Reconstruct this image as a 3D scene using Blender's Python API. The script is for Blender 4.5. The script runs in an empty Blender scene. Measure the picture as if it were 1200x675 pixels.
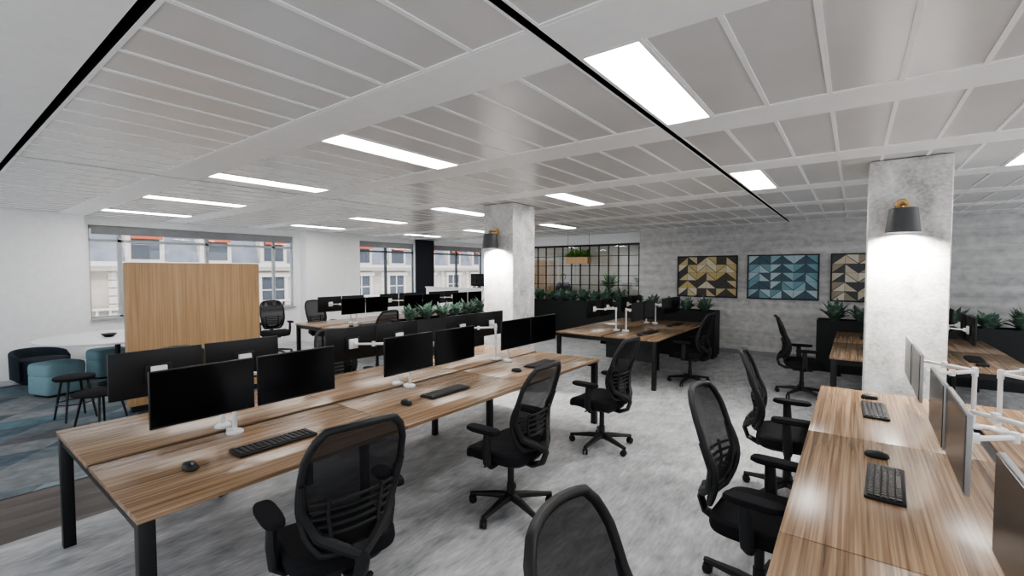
import bpy, bmesh, math, random
from mathutils import Vector, Matrix
S = bpy.context.scene; COL = S.collection
PI = math.pi; R = math.radians
rnd = random.Random(11)

# ------------------------------------------------------------ materials
def base_mat(name):
    m = bpy.data.materials.new(name); m.use_nodes = True
    nt = m.node_tree
    return m, nt, nt.nodes['Principled BSDF']
def nd(nt, t, **kw):
    n = nt.nodes.new(t)
    for k, v in kw.items(): setattr(n, k, v)
    return n
def ramp(nt, stops, interp='LINEAR'):
    r = nd(nt, 'ShaderNodeValToRGB'); cr = r.color_ramp; cr.interpolation = interp
    while len(cr.elements) < len(stops): cr.elements.new(0.5)
    for e, (p, c) in zip(cr.elements, stops):
        e.position = p; e.color = (c[0], c[1], c[2], 1)
    return r
def noise_mat(name, stops, scale=(1,1,1), ns=4, detail=5, rough=.5, metal=0, bump=0, spec=.5, rot=(0,0,0), distort=0, fine=None):
    m, nt, b = base_mat(name)
    tc = nd(nt, 'ShaderNodeTexCoord'); mp = nd(nt, 'ShaderNodeMapping')
    mp.inputs['Scale'].default_value = scale; mp.inputs['Rotation'].default_value = rot
    nt.links.new(tc.outputs['Object'], mp.inputs['Vector'])
    n = nd(nt, 'ShaderNodeTexNoise'); n.inputs['Scale'].default_value = ns; n.inputs['Detail'].default_value = detail
    n.inputs['Distortion'].default_value = distort
    nt.links.new(mp.outputs[0], n.inputs['Vector'])
    fac = n.outputs[0]
    if fine:
        mp2 = nd(nt, 'ShaderNodeMapping'); mp2.inputs['Scale'].default_value = fine[0]
        nt.links.new(tc.outputs['Object'], mp2.inputs['Vector'])
        n2 = nd(nt, 'ShaderNodeTexNoise'); n2.inputs['Scale'].default_value = 1; n2.inputs['Detail'].default_value = 4
        nt.links.new(mp2.outputs[0], n2.inputs['Vector'])
        mx = nd(nt, 'ShaderNodeMix'); mx.inputs[0].default_value = fine[1]
        nt.links.new(fac, mx.inputs[2]); nt.links.new(n2.outputs[0], mx.inputs[3]); fac = mx.outputs[0]
    r = ramp(nt, stops); nt.links.new(fac, r.inputs[0]); nt.links.new(r.outputs[0], b.inputs['Base Color'])
    b.inputs['Roughness'].default_value = rough; b.inputs['Metallic'].default_value = metal
    b.inputs['Specular IOR Level'].default_value = spec
    if bump:
        bp = nd(nt, 'ShaderNodeBump'); bp.inputs['Strength'].default_value = bump; bp.inputs['Distance'].default_value = .01
        nt.links.new(fac, bp.inputs['Height']); nt.links.new(bp.outputs[0], b.inputs['Normal'])
    return m
def plain(name, c, rough=.5, metal=0, var=.06, ns=12, spec=.5, bump=0):
    lo = tuple(x*(1-var) for x in c); hi = tuple(min(1, x*(1+var)) for x in c)
    return noise_mat(name, [(.3, lo), (.7, hi)], ns=ns, detail=3, rough=rough, metal=metal, spec=spec, bump=bump)
def emit_mat(name, c, st):
    m, nt, b = base_mat(name)
    b.inputs['Base Color'].default_value = (.9,.9,.9,1)
    b.inputs['Emission Color'].default_value = (*c, 1); b.inputs['Emission Strength'].default_value = st
    return m
def glass_mat(name, tint, fac, rough=.02):
    m, nt, b = base_mat(name); nt.nodes.remove(b)
    out = [n for n in nt.nodes if n.type == 'OUTPUT_MATERIAL'][0]
    t = nd(nt, 'ShaderNodeBsdfTransparent'); t.inputs[0].default_value = (*tint, 1)
    g = nd(nt, 'ShaderNodeBsdfGlossy'); g.inputs['Roughness'].default_value = rough
    mx = nd(nt, 'ShaderNodeMixShader'); mx.inputs[0].default_value = fac
    nt.links.new(t.outputs[0], mx.inputs[1]); nt.links.new(g.outputs[0], mx.inputs[2]); nt.links.new(mx.outputs[0], out.inputs[0])
    return m
def net_mat(name, c, alpha):
    m, nt, b = base_mat(name)
    out = [n for n in nt.nodes if n.type == 'OUTPUT_MATERIAL'][0]
    b.inputs['Base Color'].default_value = (*c, 1); b.inputs['Roughness'].default_value = .75; b.inputs['Specular IOR Level'].default_value = .25
    t = nd(nt, 'ShaderNodeBsdfTransparent')
    mx = nd(nt, 'ShaderNodeMixShader'); mx.inputs[0].default_value = alpha
    nt.links.new(t.outputs[0], mx.inputs[1]); nt.links.new(b.outputs[0], mx.inputs[2]); nt.links.new(mx.outputs[0], out.inputs[0])
    return m
def cell_mat(name, stops, scale, rot=0, rough=.9, nmix=.3, nsc=40):
    m, nt, b = base_mat(name)
    tc = nd(nt, 'ShaderNodeTexCoord'); mp = nd(nt, 'ShaderNodeMapping')
    mp.inputs['Scale'].default_value = scale; mp.inputs['Rotation'].default_value = (0,0,rot)
    nt.links.new(tc.outputs['Object'], mp.inputs[0])
    fl = nd(nt, 'ShaderNodeVectorMath', operation='FLOOR'); nt.links.new(mp.outputs[0], fl.inputs[0])
    wn = nd(nt, 'ShaderNodeTexWhiteNoise'); nt.links.new(fl.outputs[0], wn.inputs['Vector'])
    n = nd(nt, 'ShaderNodeTexNoise'); n.inputs['Scale'].default_value = nsc; n.inputs['Detail'].default_value = 3
    nt.links.new(tc.outputs['Object'], n.inputs['Vector'])
    r = ramp(nt, stops, 'CONSTANT'); nt.links.new(wn.outputs['Value'], r.inputs[0])
    mx = nd(nt, 'ShaderNodeMix', data_type='RGBA', blend_type='OVERLAY'); mx.inputs[0].default_value = nmix
    nt.links.new(r.outputs[0], mx.inputs[6]); nt.links.new(n.outputs[0], mx.inputs[7])
    nt.links.new(mx.outputs[2], b.inputs['Base Color']); b.inputs['Roughness'].default_value = rough
    return m

M = {}
M['ceil'] = plain('ceiling_white', (.88,.878,.875), .42, var=.02, spec=.45)
M['panel'] = noise_mat('ceiling_panel', [(.3,(.63,.618,.612)),(.7,(.685,.673,.667))], ns=2, rough=.26, spec=.65)
M['dark'] = plain('slot_black', (.004,.004,.004), .9, spec=.1)
M['pier'] = plain('dark_pier', (.018,.021,.028), .6, spec=.3)
M['wall'] = plain('white_paint', (.88,.88,.88), .7, var=.03)
M['taupe'] = plain('warm_paint', (.42,.39,.35), .8, var=.05)
M['concrete'] = noise_mat('concrete_wall', [(.38,(.38,.375,.37)),(.47,(.465,.46,.455)),(.54,(.515,.51,.50)),(.64,(.60,.59,.58))], scale=(3.5,3.5,4.5), ns=2.4, detail=13, rough=.88, bump=.35, distort=.3, fine=((.35,.35,9), .5))
M['column'] = noise_mat('concrete_column', [(.35,(.35,.34,.33)),(.45,(.50,.49,.48)),(.55,(.61,.60,.59)),(.68,(.76,.75,.74))], scale=(1,1,.8), ns=3.6, detail=13, rough=.88, bump=.45, distort=1.0, fine=((34,34,42), .4))
M['floor'] = noise_mat('grey_floor', [(.36,(.255,.26,.267)),(.46,(.36,.365,.372)),(.54,(.43,.435,.442)),(.66,(.58,.585,.592))], scale=(2.2,1.1,1), ns=3.6, detail=14, rough=.46, bump=.04, distort=.35, fine=((44,9,1), .42))
M['timber'] = cell_mat('dark_timber_floor', [(0,(.035,.026,.021)),(.35,(.06,.045,.037)),(.7,(.09,.07,.06))], (11,2,1), R(45), .4)
M['carpet'] = cell_mat('blue_carpet', [(0,(.060,.088,.11)),(.2,(.11,.135,.15)),(.4,(.165,.178,.187)),(.6,(.075,.132,.158)),(.75,(.09,.095,.105)),(.87,(.19,.24,.265))], (3.0,1.6,1), R(22), .95, .55, 9)
M['walnut'] = noise_mat('walnut', [(.30,(.078,.044,.025)),(.42,(.172,.105,.062)),(.54,(.295,.195,.120)),(.72,(.43,.31,.208))], scale=(14,.32,14), ns=2.0, detail=9, rough=.25, distort=.25, fine=((110,1.3,110), .62))
M['oak'] = noise_mat('oak_panel', [(.3,(.32,.18,.085)),(.5,(.43,.268,.138)),(.7,(.54,.36,.20))], scale=(5,5,.6), ns=2, detail=7, rough=.5, fine=((90,90,1.2), .7))
M['black'] = plain('black_plastic', (.012,.012,.013), .5, var=.15, spec=.4)
M['blackm'] = plain('black_metal', (.008,.008,.009), .42, var=.1, spec=.4)
M['fabric'] = plain('black_fabric', (.012,.012,.014), .9, var=.3, ns=180, bump=.1, spec=.2)
M['net'] = net_mat('black_net', (.011,.011,.013), .88)
M['screen'] = plain('screen_black', (.002,.002,.003), .16, var=.05, spec=.4)
M['screen2'] = plain('screen_satin', (.020,.020,.020), .26, var=.05, spec=1.0)
M['casing'] = plain('monitor_casing', (.010,.010,.011), .45, spec=.35)
M['reflect_casing'] = plain('casing_reflection_paled', (.30,.30,.30), .42, metal=.3)  # casing colour lightened to paint in the bright surroundings these monitors reflect
M['white'] = plain('white_plastic', (.76,.76,.77), .35, var=.02)
M['grey'] = plain('grey_plastic', (.25,.25,.26), .4)
M['shade'] = plain('lamp_shade_grey', (.045,.047,.050), .5)
M['brass'] = plain('aged_brass', (.42,.27,.12), .35, metal=1)
M['glass'] = glass_mat('window_glass', (.95,.97,.98), .05)
M['planter'] = plain('planter_black', (.013,.014,.015), .5, spec=.3)
M['soil'] = plain('soil', (.03,.022,.016), .95, var=.4, ns=60)
M['leaf'] = noise_mat('leaf_blue_green', [(.3,(.045,.090,.065)),(.5,(.11,.19,.14)),(.7,(.30,.39,.31))], ns=14, detail=3, rough=.45)
M['leaf2'] = noise_mat('leaf_green', [(.3,(.04,.12,.02)),(.7,(.14,.30,.06))], ns=12, detail=3, rough=.5)
M['teal'] = plain('navy_fabric', (.010,.018,.028), .9, var=.2, ns=80)
M['blue'] = plain('dull_blue_fabric', (.18,.295,.33), .9, var=.12, ns=80)
M['lamp'] = emit_mat('light_diffuser', (1,.985,.96), 24)
M['bulb'] = emit_mat('bulb_glow', (1,.95,.88), 20)
M['stone'] = noise_mat('facade_stone', [(.3,(.44,.38,.325)),(.7,(.60,.535,.48))], ns=1.5, detail=7, rough=.8)
M['stone2'] = plain('stone_trim', (.70,.64,.585), .8)
M['slate'] = noise_mat('slate_roof', [(.3,(.17,.18,.22)),(.7,(.30,.31,.36))], ns=2, rough=.6)
M['pane'] = plain('dark_pane', (.09,.10,.12), .25)
M['awning'] = plain('orange_awning', (.50,.12,.06), .8)
M['blind'] = plain('blind_grey', (.30,.30,.31), .8)
M['winframe'] = plain('window_frame_grey', (.10,.11,.12), .5)
M['winframe2'] = plain('window_frame_pale', (.42,.43,.44), .5)
M['skin'] = plain('skin', (.50,.31,.22), .5)
M['hair'] = plain('dark_hair', (.035,.018,.010), .6)
M['shirt'] = plain('dark_shirt', (.05,.05,.07), .85)
M['denim'] = plain('denim', (.05,.07,.12), .85)

# ------------------------------------------------------------ mesh helpers
class MB:
    def __init__(s): s.bm = bmesh.new()
    def box(s, c, size, rot=None, bev=0, seg=2):
        mt = Matrix.Translation(c)
        if rot is not None: mt = mt @ rot
        mt = mt @ Matrix.Diagonal((size[0], size[1], size[2], 1))
        r = bmesh.ops.create_cube(s.bm, size=1, matrix=mt)
        if bev:
            es = list({e for v in r['verts'] for e in v.link_edges})
            bmesh.ops.bevel(s.bm, geom=es, offset=bev, segments=seg, profile=.5, affect='EDGES')
        return s
    def span(s, a, b, bev=0, mi=0):          # axis aligned box from corner a to corner b
        if bev: return s.box([(a[i]+b[i])/2 for i in range(3)], [abs(b[i]-a[i]) for i in range(3)], None, bev)
        (x0,y0,z0),(x1,y1,z1) = a, b
        v = [s.bm.verts.new(p) for p in ((x0,y0,z0),(x1,y0,z0),(x1,y1,z0),(x0,y1,z0),(x0,y0,z1),(x1,y0,z1),(x1,y1,z1),(x0,y1,z1))]
        for f in ((3,2,1,0),(4,5,6,7),(0,1,5,4),(1,2,6,5),(2,3,7,6),(3,0,4,7)):
            fc = s.bm.faces.new([v[i] for i in f]); fc.material_index = mi
        return s
    def poly(s, pts, mi=0):
        f = s.bm.faces.new([s.bm.verts.new(p) for p in pts]); f.material_index = mi; return s
    def rings(s, rings, close_start=True, close_end=True, cyc=True):
        vs = [[s.bm.verts.new(p) for p in r] for r in rings]
        n = len(rings[0])
        for a, b in zip(vs, vs[1:]):
            for i in range(n if cyc else n-1):
                j = (i+1) % n
                s.bm.faces.new((a[i], a[j], b[j], b[i]))
        if close_start: s.bm.faces.new(list(reversed(vs[0])))
        if close_end: s.bm.faces.new(vs[-1])
        return s
    def tube(s, pts, r, seg=8, flat=1.0, up=None):
        pts = [Vector(p) for p in pts]; n = len(pts)
        rr = r if isinstance(r, (list, tuple)) else [r]*n
        rg = []; prev = None
        for i, p in enumerate(pts):
            t = (pts[min(i+1,n-1)] - pts[max(i-1,0)]).normalized()
            if prev is None:
                a = Vector(up) if up else (Vector((0,0,1)) if abs(t.z) < .9 else Vector((1,0,0)))
                prev = (a - t*a.dot(t)).normalized()
            else:
                prev = (prev - t*prev.dot(t)).normalized()
            q = t.cross(prev)
            rg.append([p + prev*(rr[i]*flat*math.cos(2*PI*k/seg)) + q*(rr[i]*math.sin(2*PI*k/seg)) for k in range(seg)])
        return s.rings(rg)
    def loop_tube(s, pts, r, seg=8):
        pts = [Vector(p) for p in pts]; n = len(pts); rg = []; prev = None
        c = sum(pts, Vector())/n
        for i, p in enumerate(pts):
            t = (pts[(i+1)%n]-pts[i-1]).normalized(); a = (p-c); a = (a - t*a.dot(t)).normalized(); q = t.cross(a)
            rg.append([p + a*(r*math.cos(2*PI*k/seg)) + q*(r*math.sin(2*PI*k/seg)) for k in range(seg)])
        rg.append(rg[0]); vs = [[s.bm.verts.new(q) for q in r_] for r_ in rg[:-1]]
        for i in range(n):
            a, b = vs[i], vs[(i+1)%n]
            for k in range(seg): s.bm.faces.new((a[k], a[(k+1)%seg], b[(k+1)%seg], b[k]))
        return s
    def lathe(s, prof, seg=20, at=(0,0,0), mt=None, caps=True):
        rg = []
        for (r, z) in prof:
            ring = [Vector((max(r,.0004)*math.cos(2*PI*k/seg), max(r,.0004)*math.sin(2*PI*k/seg), z)) for k in range(seg)]
            if mt is not None: ring = [mt @ p for p in ring]
            rg.append([p + Vector(at) for p in ring])
        return s.rings(rg, caps, caps)
    def superslab(s, a, b, n, layers, at=(0,0,0), seg=36, f=None):
        rg = []
        for (sc, z) in layers:
            ring = []
            for k in range(seg):
                t = 2*PI*k/seg; c, d = math.cos(t), math.sin(t)
                x = math.copysign(abs(c)**(2/n), c)*a*sc; y = math.copysign(abs(d)**(2/n), d)*b*sc
                p = Vector((x, y, z))
                if f: p = f(p)
                ring.append(p + Vector(at))
            rg.append(ring)
        return s.rings(rg)
    def grid(s, f, nu, nv):
        vs = [[s.bm.verts.new(f(i/nu, j/nv)) for i in range(nu+1)] for j in range(nv+1)]
        for j in range(nv):
            for i in range(nu): s.bm.faces.new((vs[j][i], vs[j][i+1], vs[j+1][i+1], vs[j+1][i]))
        return s
    def build(s, name, mats, parent=None, loc=None, smooth=True, normals=True):
        if normals: bmesh.ops.recalc_face_normals(s.bm, faces=s.bm.faces)
        me = bpy.data.meshes.new(name); s.bm.to_mesh(me); s.bm.free()
        for m in (mats if isinstance(mats, (list, tuple)) else [mats]): me.materials.append(m)
        if smooth:
            me.shade_smooth(); me.set_sharp_from_angle(angle=R(38))
        o = bpy.data.objects.new(name, me); COL.objects.link(o)
        if parent: o.parent = parent
        if loc: o.location = loc
        return o
def tag(o, label, cat, group=None):
    o['label'] = label; o['category'] = cat
    if group: o['group'] = group
    return o
def thing(name, label, cat, loc=(0,0,0), rz=0, group=None):
    o = bpy.data.objects.new(name, None); o.empty_display_size = .1; COL.objects.link(o)
    o.location = loc; o.rotation_euler = (0,0,rz)
    return tag(o, label, cat, group)
def struct(o): o['kind'] = 'structure'; return o
def dup(root, loc, rz, label, group=None, parent=None):
    r = root.copy(); COL.objects.link(r); r.location = loc; r.rotation_euler = (0,0,rz)
    r['label'] = label
    if group: r['group'] = group
    for ch in list(root.children):
        c = ch.copy(); COL.objects.link(c); c.parent = r
        for g in list(ch.children):
            d = g.copy(); COL.objects.link(d); d.parent = c
    return r
ORD = ['first','second','third','fourth','fifth','sixth','seventh','eighth','ninth','tenth','eleventh','twelfth','thirteenth','fourteenth']

# ------------------------------------------------------------ room
XL, XR, YB, YW, YF, ZC = -11.0, 5.0, -3.0, 10.5, 14.5, 2.72
fl = MB()
fl.poly([(-4.3,YB,0),(XR,YB,0),(XR,YF,0),(-4.3,YF,0)], 0)
fl.poly([(-5.15,YB,0),(-4.3,YB,0),(-4.3,3.4,0),(-5.15,3.4,0)], 1)
fl.poly([(-5.15,3.4,0),(-4.3,3.4,0),(-4.3,YF,0),(-5.15,YF,0)], 0)
fl.poly([(XL,YB,0),(-5.15,YB,0),(-5.15,YF,0),(XL,YF,0)], 0)
struct(fl.build('floor', [M['floor'], M['timber']], smooth=False))
cp = MB().span((-10.2,-2.5,0.0005),(-5.15,3.4,.006)).build('carpet', M['carpet'], smooth=False)
tag(cp, 'patchwork carpet of blue, teal and grey tiles beside the dark timber strip', 'carpet')

# ceiling
ce = MB(); cell_lights = []
ce.span((XL,YB,2.775),(XR,YF,2.82), mi=2)
ce.span((XL,YB,ZC),(XR,.522,2.775), mi=0)
ce.span((XL,YW,ZC),(-4.1,YF,2.775), mi=0)
S1, S2 = (-5.716,-5.684), (-1.076,-1.034)
segs = [(XL,S1[0],17),(S1[1],S2[0],15),(S2[1],XR,20)]
light_cells = {0:[4,11], 1:[1,8], 2:[0,7,14]}
bays = [(.565,1.55)]; y = 1.87
while y + 1.22 < YW: bays.append((y, y+1.22)); y += 1.54
bays.append((y, YW))
bands = [(a[1], b[0]) for a, b in zip(bays, bays[1:])]
JW = .012
for si, (x0, x1, n) in enumerate(segs):
    for (y0, y1) in bands: ce.span((x0,y0,ZC),(x1,y1,2.775), mi=0)
    w = (x1-x0)/n
    for bi, (y0, y1) in enumerate(bays):
        lc = light_cells[si] if bi in (1,3) else ([4,11] if si == 0 else [1] if si == 1 else []) if bi == 5 else []
        for k in range(n):
            a, b = x0+k*w, x0+(k+1)*w
            if k in lc:
                cell_lights.append((bi, (a+b)/2, (y0+y1)/2, w, y1-y0)); continue
            ce.span((a+JW,y0+.02,ZC+.006),(b-JW,y1-.02,ZC+.02), mi=1)         # perforated panel
            ce.span((a,y0,ZC+.001),(a+JW,y1,2.775), mi=0); ce.span((b-JW,y0,ZC+.001),(b,y1,2.775), mi=0)   # raised joint strips
            ce.span((a+JW,y0,ZC+.001),(b-JW,y0+.02,2.775), mi=0); ce.span((a+JW,y1-.02,ZC+.001),(b-JW,y1,2.775), mi=0)
# black lining inside the ceiling slots
for xa, xb in (S1, S2):
    ce.span((xa+.0005,.565,ZC+.004),(xa+.005,YW,2.775), mi=2); ce.span((xb-.005,.565,ZC+.004),(xb-.0005,YW,2.775), mi=2)
ce.span((XL,.5225,ZC+.004),(XR,.527,2.775), mi=2); ce.span((XL,.560,ZC+.004),(XR,.5645,2.775), mi=2)
struct(ce.build('ceiling', [M['ceil'], M['panel'], M['dark']], smooth=False))

def ceiling_light(x, y, w, l, label):
    t = thing('ceiling_light', label, 'ceiling light', (x,y,ZC), 0, 'ceiling light panels')
    f = MB(); hw, hl = w/2, l/2
    for a, b in (((-hw,-hl),(hw,-hl+.02)),((-hw,hl-.02),(hw,hl)),((-hw,-hl+.02),(-hw+.02,hl-.02)),((hw-.02,-hl+.02),(hw,hl-.02))):
        f.span((a[0],a[1],-.001),(b[0],b[1],.05))
    f.build('frame', M['ceil'], t, smooth=False)
    MB().span((-hw+.02,-hl+.02,.006),(hw-.02,hl-.02,.02)).build('diffuser', M['lamp'], t, smooth=False)
rows = {1:'nearest row', 3:'middle row', 5:'farthest row'}
for bi in (1,3,5):
    ls = sorted([c for c in cell_lights if c[0] == bi], key=lambda c: c[1])
    for i, c in enumerate(ls):
        ceiling_light(c[1], c[2], c[3], c[4], 'bright oblong ceiling light, %s from the windows in the %s' % (ORD[i], rows[bi]))
for i, x in enumerate((-9.6,-6.3)):  # extra lights added to brighten the room behind the partition
    t = thing('ceiling_light', 'added ceiling light brightening the room beyond the glazed partition, %s from the windows' % ORD[i], 'ceiling light', (x,13.0,ZC), 0, 'ceiling light panels')
    MB().span((-.16,-.6,-.03),(.16,.6,0)).build('frame', M['ceil'], t, smooth=False)
    MB().span((-.14,-.58,-.034),(.14,.58,-.0302)).build('diffuser', M['lamp'], t, smooth=False)

# walls
struct(MB().span((-4.1,YW,0),(XR,YW+.15,ZC)).build('wall_back', M['concrete'], smooth=False))
struct(MB().span((-4.1,YW+.15,0),(-3.95,YF,ZC)).build('wall_return', M['taupe'], smooth=False))
struct(MB().span((XL-.2,YF,0),(-3.95,YF+.15,ZC)).build('wall_far', M['taupe'], smooth=False))
struct(MB().span((-7.75,11.14,2.46),(-4.1,11.26,ZC)).build('wall_bulkhead', M['wall'], smooth=False))
wins = [(1.95,5.7),(7.5,9.55),(10.3,12.8)]; zs, zt = .85, 2.58
wl = MB(); wl.span((XL-.2,YB,0),(XL,YF,zs)); wl.span((XL-.2,YB,zt),(XL,YF,ZC))
yy = YB
for a, b in wins: wl.span((XL-.2,yy,zs),(XL,a,zt)); yy = b
wl.span((XL-.2,yy,zs),(XL,YF,zt))
wl.span((XL,.75,0),(XL+.3,1.85,ZC)); wl.span((XL,5.85,0),(XL+.3,7.35,ZC))
struct(wl.build('wall_left', M['wall'], smooth=False))
struct(MB().span((XL,9.55,0),(XL+.06,10.3,ZC)).build('trim_1', M['pier'], smooth=False))
bb = MB(); bb.span((-4.1,YW-.015,0),(XR,YW,.09)); struct(bb.build('baseboard_back', M['grey'], smooth=False))
divs = [[2.4,3.85,5.25],[8.5],[11.5]]
for i, (a, b) in enumerate(wins):
    w = MB(); x = XL-.11
    ed = [a]+divs[i]+[b]
    w.span((x-.03,a,zs),(x+.03,b,zs+.06)); w.span((x-.03,a,zt-.06),(x+.03,b,zt)); w.span((x-.03,a,2.28),(x+.03,b,2.33))
    for e in ed: w.span((x-.03,max(a,e-.03),zs),(x+.03,min(b,e+.03),zt))
    w.span((XL-.12,a,zs),(XL+.06,b,zs+.03))
    wo = struct(w.build('window_%d' % (i+1), M['winframe2'] if i == 0 else M['winframe'], smooth=False))
    for e0, e1 in zip(ed, ed[1:]):
        p = MB().span((x-.004,e0+.03,zs+.06),(x+.004,e1-.03,zt-.06)).build('pane', M['glass'], wo, smooth=False)
    bl = MB(); bl.span((XL-.06,a+.05,zt-.15),(XL-.05,b-.05,zt-.01)); bl.tube([(XL-.055,a+.05,zt-.15),(XL-.055,b-.05,zt-.15)],.012)
    bo = bl.build('roller_blind', M['blind'], smooth=False)
    tag(bo, ['grey roller blind rolled up above the widest window','grey roller blind above the window left of the black pier','grey roller blind above the window right of the black pier'][i], 'blind', 'roller blinds')

# columns
for x0, nm in ((-4.45,'left'),(.09,'right')):
    struct(MB().span((x0,5.2,0),(x0+.55,5.75,ZC), bev=.008).build('wall_column_'+nm, M['column'], smooth=False))

# sconces
def sconce(x, label):
    t = thing('wall_lamp', label, 'wall lamp', (x,5.2,2.32), 0, 'column wall lamps')
    ry = Matrix.Rotation(R(90),4,'X')
    MB().lathe([(.05,0),(.05,.012),(.044,.018)],20,mt=ry).build('wall_plate', M['brass'], t)
    MB().tube([(0,-.015,0),(0,-.11,0),(0,-.15,-.01)],.009).build('arm', M['brass'], t)
    MB().lathe([(0,-.026),(.018,-.02),(.027,0),(.018,.02),(0,.026)],16,at=(0,-.15,-.01)).build('ball_joint', M['brass'], t)
    MB().lathe([(.02,-.035),(.090,-.045),(.096,-.05),(.118,-.25),(.114,-.25),(.092,-.056),(.02,-.05)],32,at=(0,-.15,0),caps=False).build('shade', M['shade'], t)
    MB().lathe([(0,-.17),(.022,-.16),(.03,-.135),(.02,-.10),(.014,-.06)],16,at=(0,-.15,0)).build('bulb', M['bulb'], t)
    l = bpy.data.lights.new('lamp_spot','SPOT'); l.energy = 260; l.spot_size = R(144); l.spot_blend = 1; l.color = (1,.97,.92); l.shadow_soft_size = .05
    lo = bpy.data.objects.new('lamp_spot', l); COL.objects.link(lo); lo.location = (x,5.2-.17,2.32-.24); lo.rotation_euler = (R(14),0,0)
sconce(.32, 'dark grey cone wall lamp with brass joint on the right concrete column')
sconce(-4.2, 'dark grey cone wall lamp with brass joint on the left concrete column')

# ------------------------------------------------------------ benches
WN = {'b1':'long left bench','b2':'bench by the windows','b3':'middle rear bench','b4':'bench behind right column','r':'right foreground bench'}
def bench(xm, y0, n, label):
    t = thing('bench_desk', label, 'desk', (xm,y0,0), 0, 'walnut bench desks')
    L = n*1.4
    for i in range(n):
        for s in (-1,1):
            MB().box((s*.4375,(i+.5)*1.4,.7275),(.825,1.395,.025),None,.003).build('desktop', M['walnut'], t)
    for s in (-1,1):
        for yy in (.04, L-.04):
            MB().box((s*.805,yy,.3575),(.06,.06,.715),None,.003).build('leg', M['blackm'], t)
        for i in range(1,n):
            MB().box((s*.38,i*1.4,.3575),(.05,.05,.715),None,.003).build('leg', M['blackm'], t)
        MB().span((s*.60-.02,.07,.665),(s*.60+.02,L-.07,.714)).build('beam', M['blackm'], t, smooth=False)
        MB().span((s*.06,.3,.56),(s*.18,L-.3,.57)).span((s*.18-.004,.3,.57),(s*.18+.004,L-.3,.655)).span((s*.06-.004,.3,.57),(s*.06+.004,L-.3,.714)).build('cable_tray', M['blackm'], t, smooth=False)
    for yy in (.04, L-.04):
        MB().span((-.775,yy-.02,.655),(.775,yy+.02,.714)).build('end_rail', M['blackm'], t, smooth=False)
    MB().span((-.024,.01,.69),(.024,L-.01,.728)).build('cable_channel', M['blackm'], t, smooth=False)
    return t
BEN = {'b1':(-3.15,.52,3),'b2':(-7.65,4.4,3),'b3':(-3.10,6.45,2),'b4':(.64,6.45,2),'r':(.64,.6,3)}
bench(*BEN['b1'],'long walnut bench on the left with six places and black square legs')
bench(*BEN['b2'],'walnut bench desk standing nearest the windows')
b3 = bench(*BEN['b3'],'walnut bench in the middle rear, in front of the planter under the art')
MB().span((.03,.064,.40),(.77,.08,.654)).build('modesty_panel', M['planter'], b3, smooth=False)
bench(*BEN['b4'],'walnut bench behind the right concrete column')
bench(*BEN['r'],'brightly lit walnut bench in the right foreground, running to the right column')

# prototypes -------------------------------------------------
def make_monitor(casing='casing', screen='screen'):
    t = thing('monitor','','monitor')
    MB().box((-.006,0,.145),(.016,.49,.29),None,.003).build('housing', M[casing], t)
    MB().box((.0035,0,.1475),(.004,.480,.274),None).build('screen', M[screen], t, smooth=False)
    MB().box((-.020,0,.145),(.014,.14,.11),None,.005).build('rear_hump', M[casing], t)
    return t
def make_reflection_paled(): return make_monitor('reflect_casing','screen2')
def make_arm():
    t = thing('monitor_stand','','monitor stand')
    MB().lathe([(.048,0),(.048,.011),(.040,.019),(.024,.026)],24).box((-.03,0,.011),(.065,.055,.020),None,.004).build('base', M['white'], t)
    MB().lathe([(.0125,.026),(.0125,.33),(.017,.332),(.017,.384),(.012,.39)],20).build('post', M['white'], t)
    for s in (-1,1):
        a = MB().box((.062,s*.082,.365),(.155,.029,.020),Matrix.Rotation(s*math.atan2(.145,.125),4,'Z'),.006)
        a.lathe([(.016,.345),(.016,.385)],16,at=(.125,s*.15,0))
        a.box((.183,s*.2,.365),(.17,.024,.017),Matrix.Rotation(s*math.atan2(.1,.116),4,'Z'),.005)
        ao = a.build('arm', M['white'], t)
        MB().box((.270,s*.255,.365),(.020,.085,.085),None,.004).box((.25,s*.25,.365),(.03,.03,.038),None,.004).build('bracket', M['white'], ao)
    return t
def make_keyboard():
    t = thing('keyboard','','keyboard')
    MB().box((0,0,.009),(.145,.44,.014),None,.004).build('body', M['black'], t)
    for r_ in range(5):
        k = MB(); n = 15
        for c in range(n):
            if r_ == 4 and 4 <= c <= 9:
                if c == 4: k.box((.052-.025*r_,-.2+.0285*6.5,.019),(.02,.165,.006),None,.0015,1)
                continue
            k.box((.052-.025*r_,-.2+.0285*c,.019),(.02,.023,.006),None,.0015,1)
        k.build('key_row', M['casing'], t)
    return t
def make_mouse():
    t = thing('computer_mouse','','mouse')
    MB().superslab(.055,.031,2.6,[(.92,.002),(1,.008),(.97,.018),(.82,.028),(.5,.034),(.15,.036)],seg=28).build('body', M['black'], t)
    MB().lathe([(.009,-.004),(.009,.004)],14,at=(.028,0,.030),mt=Matrix.Rotation(R(90),4,'X')).build('scroll_wheel', M['grey'], t)
    return t

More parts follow.
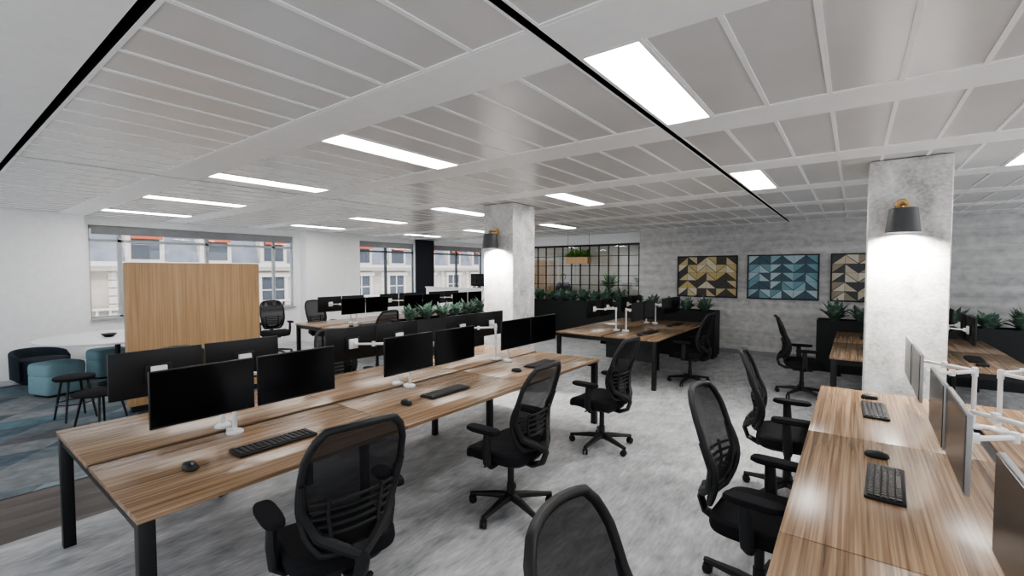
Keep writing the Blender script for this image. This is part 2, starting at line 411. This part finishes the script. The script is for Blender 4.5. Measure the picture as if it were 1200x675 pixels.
def make_chair():
    t = thing('office_chair','','chair')
    seat = MB().superslab(.245,.25,4.5,[(.90,.425),(.98,.435),(1,.455),(.985,.478),(.93,.493),(.8,.499),(.4,.497)],at=(.03,0,0),seg=44,
        f=lambda p: Vector((p.x, p.y, p.z - max(0,(p.x-.14))*.35 + (.02*(p.y/.25)**2 if p.z > .47 else 0))))
    seat.build('seat', M['fabric'], t)
    MB().superslab(.2,.19,4,[(.9,.395),(1,.405),(1,.428)],at=(.01,0,0)).box((0,0,.385),(.24,.16,.05),None,.012).tube([(.05,.08,.395),(.05,.24,.39)],.007).build('mechanism', M['black'], t)
    prof = [(0,.150),(.12,.192),(.35,.218),(.6,.228),(.8,.220),(.92,.192),(1,.150)]
    def hw(v):
        for (a,b),(c,d) in zip(prof, prof[1:]):
            if v <= c: 
                f = (v-a)/(c-a); f = f*f*(3-2*f)*.35 + f*.65
                return b+(d-b)*f
        return prof[-1][1]
    def bp(u, v):
        z = .535 + .56*v + .012*(1-u*u)*v - .012*(1-u*u)*(1-v)
        x = -.235 - .02*v - .085*v*v + .035*math.sin(PI*min(1,v*1.7)) + .055*u*u*(.5+.5*math.sin(PI*v))
        return Vector((x, hw(v)*u, z))
    back = MB()
    pts = [bp(-1, k/14) for k in range(15)] + [bp(-1+2*k/10, 1) for k in range(1,10)] + [bp(1, 1-k/14) for k in range(15)] + [bp(1-2*k/10, 0) for k in range(1,10)]
    back.loop_tube(pts, .0165, 10)
    bo = back.build('backrest', M['black'], t)
    MB().grid(lambda i, j: bp(-1+2*i, j), 16, 20).build('net_panel', M['net'], bo)
    lum = MB()
    for k in range(5):
        v = .16+.065*k
        lum.tube([bp(-.86+1.72*i/8, v)+Vector((-.022,0,0)) for i in range(9)], .0085, 6)
    for u in (-.55,.55): lum.tube([bp(u,.13)+Vector((-.026,0,0)), bp(u,.3)+Vector((-.026,0,0)), bp(u,.45)+Vector((-.024,0,0))], .009, 6)
    lum.build('lumbar_support', M['black'], bo)
    sp = MB()
    sp.tube([(-.10,0,.395),(-.20,0,.385),(-.275,0,.42),(-.30,0,.49),(-.275,0,.57)],[.04,.04,.036,.034,.036],10,.5)
    for s in (-1,1): sp.tube([(-.285,s*.01,.52),(-.262,s*.075,.56),tuple(bp(s*.80,.14)+Vector((-.015,0,0))),tuple(bp(s*.97,.36)+Vector((-.012,0,0))),tuple(bp(s*1.0,.6)+Vector((-.008,0,0)))],[.026,.026,.026,.022,.014],8)
    sp.build('back_bracket', M['black'], t)
    for s in (-1,1):
        a = MB().tube([(.0,s*.12,.41),(.0,s*.235,.405),(.0,s*.275,.44),(-.005,s*.285,.54),(-.01,s*.285,.655)],[.02,.022,.024,.024,.02],10,1.35,(1,0,0))
        ao = a.build('armrest', M['black'], t)
        MB().superslab(.135,.046,3.4,[(.86,.652),(1,.66),(1,.674),(.93,.684),(.6,.687)],at=(.025,s*.285,0),seg=28).build('arm_pad', M['fabric'], ao)
    MB().lathe([(.03,.075),(.03,.20),(.024,.205),(.024,.39)],18).build('gas_cylinder', M['black'], t)
    for k in range(5):
        a = 2*PI*k/5+.3; c, d = math.cos(a), math.sin(a)
        MB().tube([(c*.012,d*.012,.105),(c*.12,d*.12,.10),(c*.25,d*.25,.082),(c*.315,d*.315,.074)],[.036,.031,.023,.02],8,.75,(0,0,1)).build('leg', M['black'], t)
        w = MB(); px, py = c*.315, d*.315
        mt = Matrix.Rotation(a+.5,4,'Z') @ Matrix.Rotation(R(90),4,'X')
        off = Matrix.Rotation(a+.5,4,'Z') @ Vector((-.012,0,0))
        for q in (-1,1):
            o2 = Matrix.Rotation(a+.5,4,'Z') @ Vector((0,q*.015,0))
            w.lathe([(.018,-.009),(.027,-.008),(.029,0),(.027,.008),(.018,.009)],18,at=(px+off.x+o2.x,py+off.y+o2.y,.029),mt=mt)
        w.tube([(px,py,.085),(px,py,.045)],.009,8)
        w.build('caster', M['blackm'], t)
    return t

protos = {}
def inst(kind, maker, loc, rz, label, group):
    if kind not in protos:
        o = maker(); protos[kind] = o; o.location = loc; o.rotation_euler = (0,0,rz); o['label'] = label; o['group'] = group
        return o
    return dup(protos[kind], loc, rz, label, group)

DN = {3:['near','middle','far'], 2:['near','far']}
def station(bk, i, s, kb=True, mon=True):
    xm, y0, n = BEN[bk]
    yc = y0+(i+.5)*1.4 - (.03 if bk == 'b1' else 0); rz = 0 if s > 0 else PI
    side = {('r',-1):'aisle side',('r',1):'outer side',('b4',-1):'aisle side',('b4',1):'outer side'}.get((bk,s), 'aisle side' if s > 0 else 'window side')
    where = '%s desk, %s of %s' % (DN[n][i], side, WN[bk])
    bo = s*.09 if bk != 'r' else (-.005 if s < 0 else .11)
    if mon:
        inst('arm', make_arm, (xm+bo,yc,.74), rz, 'white monitor stand on '+where, 'monitor stands')
        for q in (-1,1):
            if bk == 'r': inst('mon2', make_reflection_paled, (xm+bo+s*.303,yc+q*.255,.960), rz+rnd.uniform(-.02,.02), '%s reflection-paled monitor of pair on %s' % ('nearer' if q < 0 else 'farther', where), 'reflection-paled monitors')
            else: inst('mon', make_monitor, (xm+bo+s*.303,yc+q*.255,.960), rz+rnd.uniform(-.02,.02), '%s black monitor of pair on %s' % ('nearer' if q < 0 else 'farther', where), 'black monitors')
    if kb:
        inst('kb', make_keyboard, (xm+s*(.47 if bk!='r' else .5),yc+.05+rnd.uniform(-.02,.02),.7402), rz+rnd.uniform(-.05,.05), 'black keyboard on '+where, 'keyboards')
        lx = -.36 if s > 0 else .42
        inst('mouse', make_mouse, (xm+s*(.47 if bk!='r' else .52),yc+lx,.7402), rz+rnd.uniform(-.2,.2), 'black mouse on '+where, 'computer mice')
for i in range(3):
    station('b1',i,1); station('b1',i,-1,kb=False)
    station('r',i,-1,kb=i>0)
    if i: station('r',i,1,kb=False)
    station('b2',i,1,kb=i==0); station('b2',i,-1,kb=False)
for i in range(2):
    station('b3',i,1); station('b3',i,-1,kb=False)
    station('b4',i,-1); station('b4',i,1,kb=i==0)

def chair(x, y, rz, label): inst('chair', make_chair, (x,y,0), rz, label, 'black office chairs')
chair(-1.97,1.20,PI-.18,'black mesh office chair at near desk, aisle side of long left bench')
chair(-1.97,2.60,PI+.02,'black mesh office chair at middle desk, aisle side of long left bench')
chair(-1.98,4.12,PI-.05,'black mesh office chair at far desk, aisle side of long left bench')
chair(-4.18,1.32,0,'black office chair tucked in at near desk, window side of long left bench')
chair(-4.2,2.75,.1,'black office chair tucked in at middle desk, window side of long left bench')
chair(-.31,1.06,.05,'black office chair cut off by the bottom edge of the photo')
chair(-.36,2.62,-.05,'black office chair at middle desk of right foreground bench')
chair(-.38,4.05,.1,'black office chair at far desk of right foreground bench')
chair(-2.0,7.25,PI-.1,'black office chair at the middle rear bench below the art wall')
chair(-.55,7.45,.2,'black office chair at the bench behind the right column')
chair(-9.0,5.25,.1,'black office chair on window side of the bench by the windows')
chair(-9.6,4.55,-.2,'black office chair standing apart beside the oak partition')
chair(-6.25,4.6,PI+.1,'black office chair on aisle side of the bench by the windows')

# ------------------------------------------------------------ planters and plants
def make_plant(seed, nl=28, L=.35, m='leaf', wide=1.25, spread=30):
    r = random.Random(seed); b = MB()
    for k in range(nl):
        a = 2*PI*k/nl*1.618*2 + r.uniform(-.3,.3); t = k/nl
        ln = L*(.75+.4*r.random())*(1-.25*t); tilt = R(6+spread*t+r.uniform(-6,8)); w = (.022+.012*r.random())*wide
        ca, sa = math.cos(a), math.sin(a); rows_ = []
        for j in range(6):
            f = j/5; an = tilt + f*f*R(20)*(.4+t)
            rad = .012 + ln*f*math.sin(an); z = ln*f*math.cos(an*.92)
            ww = w*(.45+1.5*f)*(1-f)**.55*1.5 if j < 5 else .001
            c = Vector((ca*rad, sa*rad, z)); sd = Vector((-sa, ca, 0))
            rows_.append((c-sd*ww, c+Vector((0,0,-.25*ww)), c+sd*ww))
        vs = [[b.bm.verts.new(p) for p in q] for q in rows_]
        for q0, q1 in zip(vs, vs[1:]):
            for i in range(2): b.bm.faces.new((q0[i], q0[i+1], q1[i+1], q1[i]))
    b.lathe([(.018,-.01),(.014,.06)],8)
    return b.build('leafy_plant', M[m], normals=False)
pm = [make_plant(1,32,.36,'leaf',1.4,31), make_plant(2,34,.37,'leaf',1.3,31), make_plant(3,28,.35,'leaf',1.8,31)]
pm_data = [p.data for p in pm]
for p in pm: bpy.data.objects.remove(p)
def plant(x, y, z, sc, label, group):
    o = bpy.data.objects.new('leafy_plant', rnd.choice(pm_data)); COL.objects.link(o)
    o.location = (x,y,z); o.scale = (sc,sc,sc); o.rotation_euler = (0,0,rnd.uniform(0,6))
    tag(o, label, 'plant', group)
def planter(x0, x1, y0, y1, h, label, n, plabel, sc=1):
    xc, yc = (x0+x1)/2, (y0+y1)/2; a, b = (x1-x0)/2, (y1-y0)/2
    t = thing('planter', label, 'planter', (xc,yc,0), 0, 'black trough planters')
    o = MB(); k = .02
    o.span((-a,-b,.06),(a,-b+k,h)); o.span((-a,b-k,.06),(a,b,h)); o.span((-a,-b+k,.06),(-a+k,b-k,h)); o.span((a-k,-b+k,.06),(a,b-k,h)); o.span((-a+k,-b+k,.06),(a-k,b-k,.08))
    o.build('trough', M['planter'], t, smooth=False)
    MB().span((-a+.03,-b+.03,0),(a-.03,b-.03,.0599)).build('plinth', M['blackm'], t, smooth=False)
    MB().span((-a+k,-b+k,h-.10),(a-k,b-k,h-.05)).build('soil', M['soil'], t, smooth=False)
    for i in range(n):
        f = (i+.5)/n
        px, py = (x0+.06+(x1-x0-.12)*f, yc+rnd.uniform(-.03,.03)) if x1-x0 > y1-y0 else (xc+rnd.uniform(-.03,.03), y0+.06+(y1-y0-.12)*f)
        plant(px, py, h-.05, sc*rnd.uniform(.88,1.08), plabel % ORD[i], plabel.split(' in the ')[1] + ' plants')
planter(-4.05,-2.15,9.45,9.85,.95,'black trough planter under the gold artwork behind the middle rear bench',5,'%s spiky plant from left in the planter under the gold artwork')
planter(-.50,2.6,9.45,9.85,.90,'long black trough planter against the wall behind the right column',8,'%s spiky plant from left in the planter behind the right column')
planter(-5.75,-5.4,4.5,6.6,.98,'black trough planter between long left bench and bench by the windows',6,'%s nearest spiky plant in the planter left of the left column',.9)
planter(-7.6,-4.4,10.45,10.8,.95,'black trough planter along the foot of the glazed partition',9,'%s spiky plant from left in the planter along the glazed partition',1.12)

# hanging planter
t = thing('hanging_planter','small oak trough planter hung from the ceiling before the glazed partition','planter',(-5.75,10.5,1.93))
MB().span((-.32,-.1,0),(.32,.1,.02)).span((-.32,-.1,.02),(.32,-.085,.17)).span((-.32,.085,.02),(.32,.1,.17)).span((-.32,-.085,.02),(-.305,.085,.17)).span((.305,-.085,.02),(.32,.085,.17)).build('trough', M['oak'], t, smooth=False)
MB().span((-.305,-.085,.02),(.305,.085,.13)).build('soil', M['soil'], t, smooth=False)
for s in (-1,1): MB().tube([(s*.312,0,.16),(s*.312,0,.79)],.004,6).build('cord', M['blackm'], t)
gm = make_plant(9, 30, .26, 'leaf2', 1.5, 50); gd = gm.data; bpy.data.objects.remove(gm)
for i in range(3):
    o = bpy.data.objects.new('leafy_plant', gd); COL.objects.link(o); o.location = (-5.75-.2+.2*i,10.5,1.93+.13); o.rotation_euler = (0,0,i*1.3)
    tag(o, 'bright green bushy plant, %s from left in the hanging oak planter' % ORD[i], 'plant', 'hanging planter plants')

# ------------------------------------------------------------ glazed partition
t = thing('glazed_partition','black steel framed glass partition with a fine grid beyond the left column','partition',(-5.93,11.2,0))
x0, x1, zp = -1.82, 1.83, 2.455
MB().span((x0,-.025,0),(x1,.025,.05)).span((x0,-.025,zp-.05),(x1,.025,zp)).span((x0,-.025,.05),(x0+.05,.025,zp-.05)).span((x1-.05,-.025,.05),(x1,.025,zp-.05)).build('frame', M['blackm'], t, smooth=False)
for k in range(1,13):
    x = x0 + (x1-x0)*k/13; MB().span((x-.010,-.02,.05),(x+.010,.02,zp-.05)).build('mullion', M['blackm'], t, smooth=False)
for k in range(1,9):
    z = .05 + (zp-.1)*k/9; MB().span((x0+.05,-.018,z-.008),(x1-.05,.018,z+.008)).build('transom', M['blackm'], t, smooth=False)
MB().span((x0+.05,-.004,.05),(x1-.05,.004,zp-.05)).build('glass', M['glass'], t, smooth=False)
t = thing('tall_cabinet','tall warm oak cabinet beyond the glazed partition','cabinet',(-8.75,13.3,0))
MB().span((-.5,-.2,0),(.5,.25,2.1)).build('body', M['oak'], t, smooth=False)
for s in (-1,1):
    d = MB().span((min(s*.005,s*.495),-.222,.06),(max(s*.005,s*.495),-.2,2.08)).build('door', M['oak'], t, smooth=False)
    MB().tube([(s*.04,-.24,.95),(s*.04,-.24,1.15)],.007).build('handle', M['blackm'], d)
for i, (px, py) in enumerate(((-6.3,13.6),(-5.0,13.2))):
    t = thing('potted_plant', 'tall potted plant beyond the glazed partition, %s' % ('nearer the oak cabinet','nearer the concrete wall')[i], 'plant', (px,py,0), i*1.1, 'potted plants beyond the partition')
    MB().lathe([(.14,0),(.19,.04),(.21,.42),(.19,.42),(.18,.36)],24).build('pot', M['white'], t)
    MB().tube([(0,0,.3),(.03,.02,.8),(-.02,.03,1.25)],[.03,.022,.016],8).build('stem', M['soil'], t)
    f = make_plant(20+i, 40, .60, 'leaf2', 1.6, 44); f.name = 'foliage'; f.parent = t; f.location = (-.02,.03,1.15)

# low divider and screen
t = thing('low_divider','low white divider wall beyond the bench by the windows','divider',(-8.6,9.6,0))
MB().span((-1.9,-.05,0),(1.9,.05,1.22)).build('panel', M['wall'], t, smooth=False)
MB().span((-1.93,-.07,1.22),(1.93,.07,1.26)).build('capping', M['white'], t, smooth=False)
t = thing('display_screen','small black display screen standing behind the low white divider','screen',(-8.7,9.95,0))
MB().span((-.2,-.15,0),(.2,.15,.02)).build('foot', M['blackm'], t, smooth=False)
MB().tube([(0,0,.02),(0,0,1.35)],.02).build('pole', M['blackm'], t)
MB().box((0,-.03,1.48),(.56,.04,.36),None,.006).build('panel', M['screen'], t)

# ------------------------------------------------------------ artworks
def artwork(xc, pal, seed, label):
    w, h = 1.24, .90
    t = thing('framed_artwork', label, 'artwork', (xc,YW,1.17), 0, 'framed geometric artworks')
    f = MB(); k = .022
    f.span((-w/2,-.04,0),(w/2,-.001,k)); f.span((-w/2,-.04,h-k),(w/2,-.001,h)); f.span((-w/2,-.04,k),(-w/2+k,-.001,h-k)); f.span((w/2-k,-.04,k),(w/2,-.001,h-k))
    f.build('frame', M['blackm'], t, smooth=False)
    r = random.Random(seed); c = MB(); nc, nr = 6, 5
    x0, z0, cw, rh = -w/2+k, k, (w-2*k)/nc, (h-2*k)/nr; y = -.018
    c.span((x0,-.014,z0),(w/2-k,-.002,h-k), mi=0)
    n = len(pal)
    for i in range(nc):
        xa, xb = x0+i*cw, x0+(i+1)*cw
        if i % 2: xa, xb = xb, xa
        for j in range(nr):
            P = lambda u, v: (xa+(xb-xa)*u, y, z0+rh*(j+v))
            c1 = r.randrange(1,n); c2 = r.randrange(1,n)
            if c2 == c1: c2 = 1 + c1 % (n-1)
            # each cell splits along its diagonal into two blades, the lower one often dark
            c.poly([P(.01,.06),P(.50,.52),P(.97,.99),P(.01,.99)], c1)
            c.poly([P(.05,.01),P(.99,.01),P(.99,.94),P(.54,.48)], n-1 if r.random() < .4 else c2)
    c.build('canvas', [plain('art_paint', p, .7) for p in pal], t, smooth=False, normals=False)
artwork(-2.575, [(.03,.03,.032),(.50,.39,.18),(.64,.58,.45),(.54,.45,.27),(.07,.066,.06)], 3, 'geometric artwork in gold, cream and black, leftmost of the three')
artwork(-1.15, [(.03,.04,.055),(.17,.32,.38),(.42,.54,.57),(.28,.43,.49),(.07,.12,.15)], 5, 'geometric artwork in teal and pale blue, middle of the three')
artwork(.265, [(.03,.03,.032),(.54,.47,.36),(.32,.27,.20),(.62,.57,.48),(.07,.075,.08)], 8, 'geometric artwork in beige and black, partly behind the right column')

# ------------------------------------------------------------ breakout furniture
t = thing('oak_partition','broad oak veneer partition panel standing behind the long left bench','partition',(-7.06,2.33,0))
MB().span((-.06,-.77,.08),(.06,.77,1.85), bev=.012).build('panel', M['oak'], t)
MB().span((-.045,-.74,0),(.045,.74,.0799)).build('plinth', M['blackm'], t, smooth=False)
t = thing('round_table','round white table left of the oak partition','table',(-9.15,1.92,.006))
MB().lathe([(.90,.705),(.93,.715),(.93,.732),(.925,.735)],64).build('tabletop', M['white'], t)
MB().lathe([(.035,.02),(.035,.70),(.14,.704)],20).build('pedestal', M['blackm'], t)
MB().lathe([(.24,0),(.24,.012),(.06,.02)],28).build('base', M['blackm'], t)
bw = MB().lathe([(.03,0),(.05,.004),(.10,.05),(.097,.052),(.045,.012)],24).build('bowl', M['casing'])
bw.location = (-9.05,1.80,.7412); tag(bw, 'small dark bowl on the round white table', 'bowl')
def tub(x, y, rz, m, label):
    t = thing('tub_chair', label, 'armchair', (x,y,.006), rz)
    MB().lathe([(.26,0),(.27,.03)],24).build('base', M['blackm'], t)
    MB().lathe([(.29,.031),(.312,.06),(.312,.33),(.295,.36),(.25,.37)],36).build('seat', M[m], t)
    b = MB(); rg = []
    for k in range(21):
        a = R(80)+R(200)*k/20; e = math.sin(PI*k/20)**.4
        hh = .38+.13*e
        rg.append([Vector((rr*math.cos(a), rr*math.sin(a), z)) for rr, z in ((.314,.06),(.36,.09),(.365,hh-.02),(.352,hh),(.328,hh),(.314,hh-.02))])
    b.rings(rg); b.build('backrest', M[m], t)
def block_seat(x, y, rz, label):
    t = thing('block_seat', label, 'pouf', (x,y,.006), rz, 'dull blue block seats')
    MB().superslab(.21,.21,6,[(.95,0),(1,.03)]).build('base', M['blackm'], t)
    MB().superslab(.235,.235,7,[(.95,.031),(1,.05),(1,.27),(.985,.285)]).build('body', M['blue'], t)
    MB().superslab(.24,.24,6,[(.97,.286),(1,.305),(1,.40),(.96,.44),(.85,.455),(.4,.46)]).build('cushion', M['blue'], t)
tub(-10.2,1.22,R(30),'teal','dark navy tub chair by the white wall at far left')
block_seat(-9.0,1.22,R(20),'dull blue block seat in front of the round white table')
block_seat(-9.85,1.95,R(10),'dull blue block seat behind the round white table')
t = thing('low_stool', 'black four-legged stool behind the small black table by the oak partition', 'stool', (-7.3,1.13,.006), .2)
MB().lathe([(.15,.465),(.18,.47),(.19,.485),(.185,.505),(.14,.515)],32).build('seat', M['fabric'], t)
for k in range(4):
    a = PI/4+k*PI/2; c, s = math.cos(a), math.sin(a)
    MB().tube([(c*.12,s*.12,.47),(c*.20,s*.20,0.002)],[.014,.010]).build('leg', M['blackm'], t)
MB().loop_tube([(.166*math.cos(2*PI*k/24),.166*math.sin(2*PI*k/24),.20) for k in range(24)],.007,6).build('foot_ring', M['blackm'], t)
t = thing('side_table', 'small low black round table beside the black stool', 'side table', (-6.55,1.22,.006), .5)
MB().lathe([(.22,.405),(.245,.412),(.245,.426),(.235,.432)],40).build('tabletop', M['fabric'], t)
for k in range(4):
    a = PI/4+k*PI/2; c, s = math.cos(a), math.sin(a)
    MB().tube([(c*.15,s*.15,.408),(c*.235,s*.235,0.002)],[.013,.010]).build('leg', M['blackm'], t)

# ------------------------------------------------------------ person
def skinned(name, verts, edges, mat_, parent, lvl=2, root=0):
    me = bpy.data.meshes.new(name); me.from_pydata([v[0] for v in verts], edges, []); me.update()
    o = bpy.data.objects.new(name, me); COL.objects.link(o)
    sm = o.modifiers.new('skin','SKIN'); sm.use_smooth_shade = True
    lay = me.skin_vertices[0]
    for i, v in enumerate(verts):
        r_ = v[1]; lay.data[i].radius = r_ if isinstance(r_, tuple) else (r_, r_)
    lay.data[root].use_root = True
    sb = o.modifiers.new('sub','SUBSURF'); sb.levels = lvl; sb.render_levels = lvl
    dg = bpy.context.evaluated_depsgraph_get(); m2 = bpy.data.meshes.new_from_object(o.evaluated_get(dg))
    bpy.data.objects.remove(o); m2.name = name; m2.materials.clear(); m2.materials.append(mat_)
    for p in m2.polygons: p.use_smooth = True
    o2 = bpy.data.objects.new(name, m2); COL.objects.link(o2); o2.parent = parent
    return o2
pt = thing('person','person with dark hair and dark top standing behind the glazed partition','person',(-7.2,12.2,0),R(-150))
V = [((0,0,.93),(.15,.10)),((0,0,1.10),(.12,.09)),((0,-.005,1.27),(.14,.095)),((0,0,1.38),(.06,.055)),((0,.01,1.44),.047),((0,.025,1.50),(.06,.065)),((0,.02,1.565),(.074,.088)),((0,.01,1.63),(.055,.065)),((0,.125,1.545),(.012,.012))]
E = [(0,1),(1,2),(2,3),(3,4),(4,5),(5,6),(6,7),(6,8)]
for s in (-1,1):
    b = len(V)
    V += [((s*.15,0,1.335),.052),((s*.205,-.01,1.09),.038),((s*.22,.06,.87),.026),((s*.222,.08,.82),(.020,.034))]
    E += [(2,b),(b,b+1),(b+1,b+2),(b+2,b+3)]
    for k, (dy, ln) in enumerate(((.028,.07),(.010,.08),(-.008,.075),(-.026,.06))):
        c = len(V); V += [((s*.223,.08+dy,.775),.0085),((s*.215,.085+dy,.775-ln*.55),.008),((s*.202,.09+dy,.775-ln),.007)]
        E += [(b+3,c),(c,c+1),(c+1,c+2)]
    c = len(V); V += [((s*.205,.125,.80),.009),((s*.198,.138,.765),.0075)]; E += [(b+3,c),(c,c+1)]
    c = len(V); V += [((s*.09,0,.87),.085),((s*.10,.015,.48),.055),((s*.10,-.01,.09),.036),((s*.11,.12,.035),(.036,.026))]
    E += [(0,c),(c,c+1),(c+1,c+2),(c+2,c+3)]
skinned('body', V, E, M['skin'], pt)
Vt = [((0,0,.90),(.165,.115)),((0,0,1.10),(.135,.105)),((0,-.005,1.27),(.155,.11)),((0,0,1.37),(.075,.07))]; Et = [(0,1),(1,2),(2,3)]
for s in (-1,1):
    b = len(Vt); Vt += [((s*.15,0,1.335),.066),((s*.205,-.01,1.09),.05),((s*.217,.04,.93),.038)]; Et += [(2,b),(b,b+1),(b+1,b+2)]
skinned('shirt', Vt, Et, M['shirt'], pt)
Vt = [((0,0,.93),(.16,.11))]; Et = []
for s in (-1,1):
    b = len(Vt); Vt += [((s*.09,0,.86),.10),((s*.10,.015,.48),.07),((s*.10,-.01,.11),.055)]; Et += [(0,b),(b,b+1),(b+1,b+2)]
skinned('trousers', Vt, Et, M['denim'], pt)
skinned('hair', [((0,-.02,1.66),(.06,.07)),((0,-.035,1.59),(.085,.07)),((0,-.055,1.50),(.075,.045)),((0,-.06,1.42),(.05,.03))], [(0,1),(1,2),(2,3)], M['hair'], pt)
for s in (-1,1):
    MB().lathe([(0,-.011),(.009,-.007),(.012,0),(.009,.007),(0,.011)],10,at=(s*.03,.098,1.565)).build('eye', M['white'], pt)
    MB().superslab(.042,.13,2.6,[(1,0),(1,.03),(.85,.055),(.5,.07)],at=(s*.105,.055,0),seg=20).build('shoe', M['black'], pt)
MB().superslab(.024,.006,2.2,[(.6,1.508),(1,1.513),(.6,1.518)],at=(0,.092,0),seg=12).build('mouth', plain('lips',(.35,.12,.10),.5), pt)

# ------------------------------------------------------------ building outside
t = thing('stone_building','pale stone building with tall windows seen across the street','building',(-20,11,-6))
ya, yb = -16, 18
MB().span((-.6,ya,0),(0,yb,7.9)).build('wall', M['stone'], t, smooth=False)
MB().span((0,ya,7.75),(.35,yb,7.9)).span((0,ya,7.9),(.5,yb,8.05)).span((0,ya,5.9),(.18,yb,6.05)).build('cornice', M['stone2'], t, smooth=False)
MB().rings([[(-.05,ya,8.05),(.05,ya,8.05),(-1.2,ya,11.5),(-1.3,ya,11.5)],[(-.05,yb,8.05),(.05,yb,8.05),(-1.2,yb,11.5),(-1.3,yb,11.5)]]).build('mansard_roof', M['slate'], t, smooth=False)
for k in range(15):
    yc = ya+1.2+2.2*k
    f = MB(); f.span((0,yc-.62,6.05),(.10,yc-.48,7.62)); f.span((0,yc+.48,6.05),(.10,yc+.62,7.62)); f.span((0,yc-.7,7.48),(.16,yc+.7,7.66)); f.span((0,yc-.03,6.05),(.05,yc+.03,7.48)); f.span((0,yc-.48,6.9),(.05,yc+.48,6.95))
    for q in range(6): f.span((0,yc-1.0,6.1+.27*q),(.05,yc-.78,6.33+.27*q))
    fo = f.build('window_surround', M['stone2'], t, smooth=False)
    MB().span((0.001,yc-.48,6.05),(.02,yc+.48,7.48)).build('window_pane', M['pane'], fo, smooth=False)
    d = MB().span((-.9,yc-.55,8.05),(.15,yc+.55,9.6)).build('dormer', M['stone2'], t, smooth=False)
    MB().span((.15,yc-.4,8.15),(.17,yc+.4,9.4)).build('dormer_pane', M['pane'], d, smooth=False)
    MB().rings([[(.17,yc-.45,9.2),(.17,yc+.45,9.2),(.4,yc+.45,8.84),(.4,yc-.45,8.84)],[(.17,yc-.45,9.22),(.17,yc+.45,9.22),(.41,yc+.45,8.86),(.41,yc-.45,8.86)]]).build('awning', M['awning'], t, smooth=False)
bl = MB()
for k in range(0, 100):
    yq = ya+.3+.335*k
    bl.lathe([(.05,6.05),(.03,6.12),(.06,6.22),(.03,6.36),(.05,6.42)],8,at=(.12,yq,0))
bl.span((.05,ya,6.42),(.2,yb,6.5)); bl.build('balustrade', M['stone2'], t)

# ------------------------------------------------------------ light
w = bpy.data.worlds.new('world'); S.world = w; w.use_nodes = True
bg = w.node_tree.nodes['Background']; bg.inputs[0].default_value = (.91,.95,1,1); bg.inputs[1].default_value = 1.8
sn = bpy.data.lights.new('sun','SUN'); sn.energy = 2.4; sn.angle = R(8)
so = bpy.data.objects.new('sun', sn); COL.objects.link(so); so.rotation_euler = (R(15),R(48),0)
try: S.view_settings.look = 'AgX - Medium High Contrast'
except Exception: pass

cam = bpy.data.cameras.new('camera'); cam.lens = 15.95; cam.sensor_width = 36; cam.clip_start = .05
co = bpy.data.objects.new('camera', cam); COL.objects.link(co)
co.location = (0,0,1.75); co.rotation_euler = (R(90-2.2),0,R(37))
S.camera = co
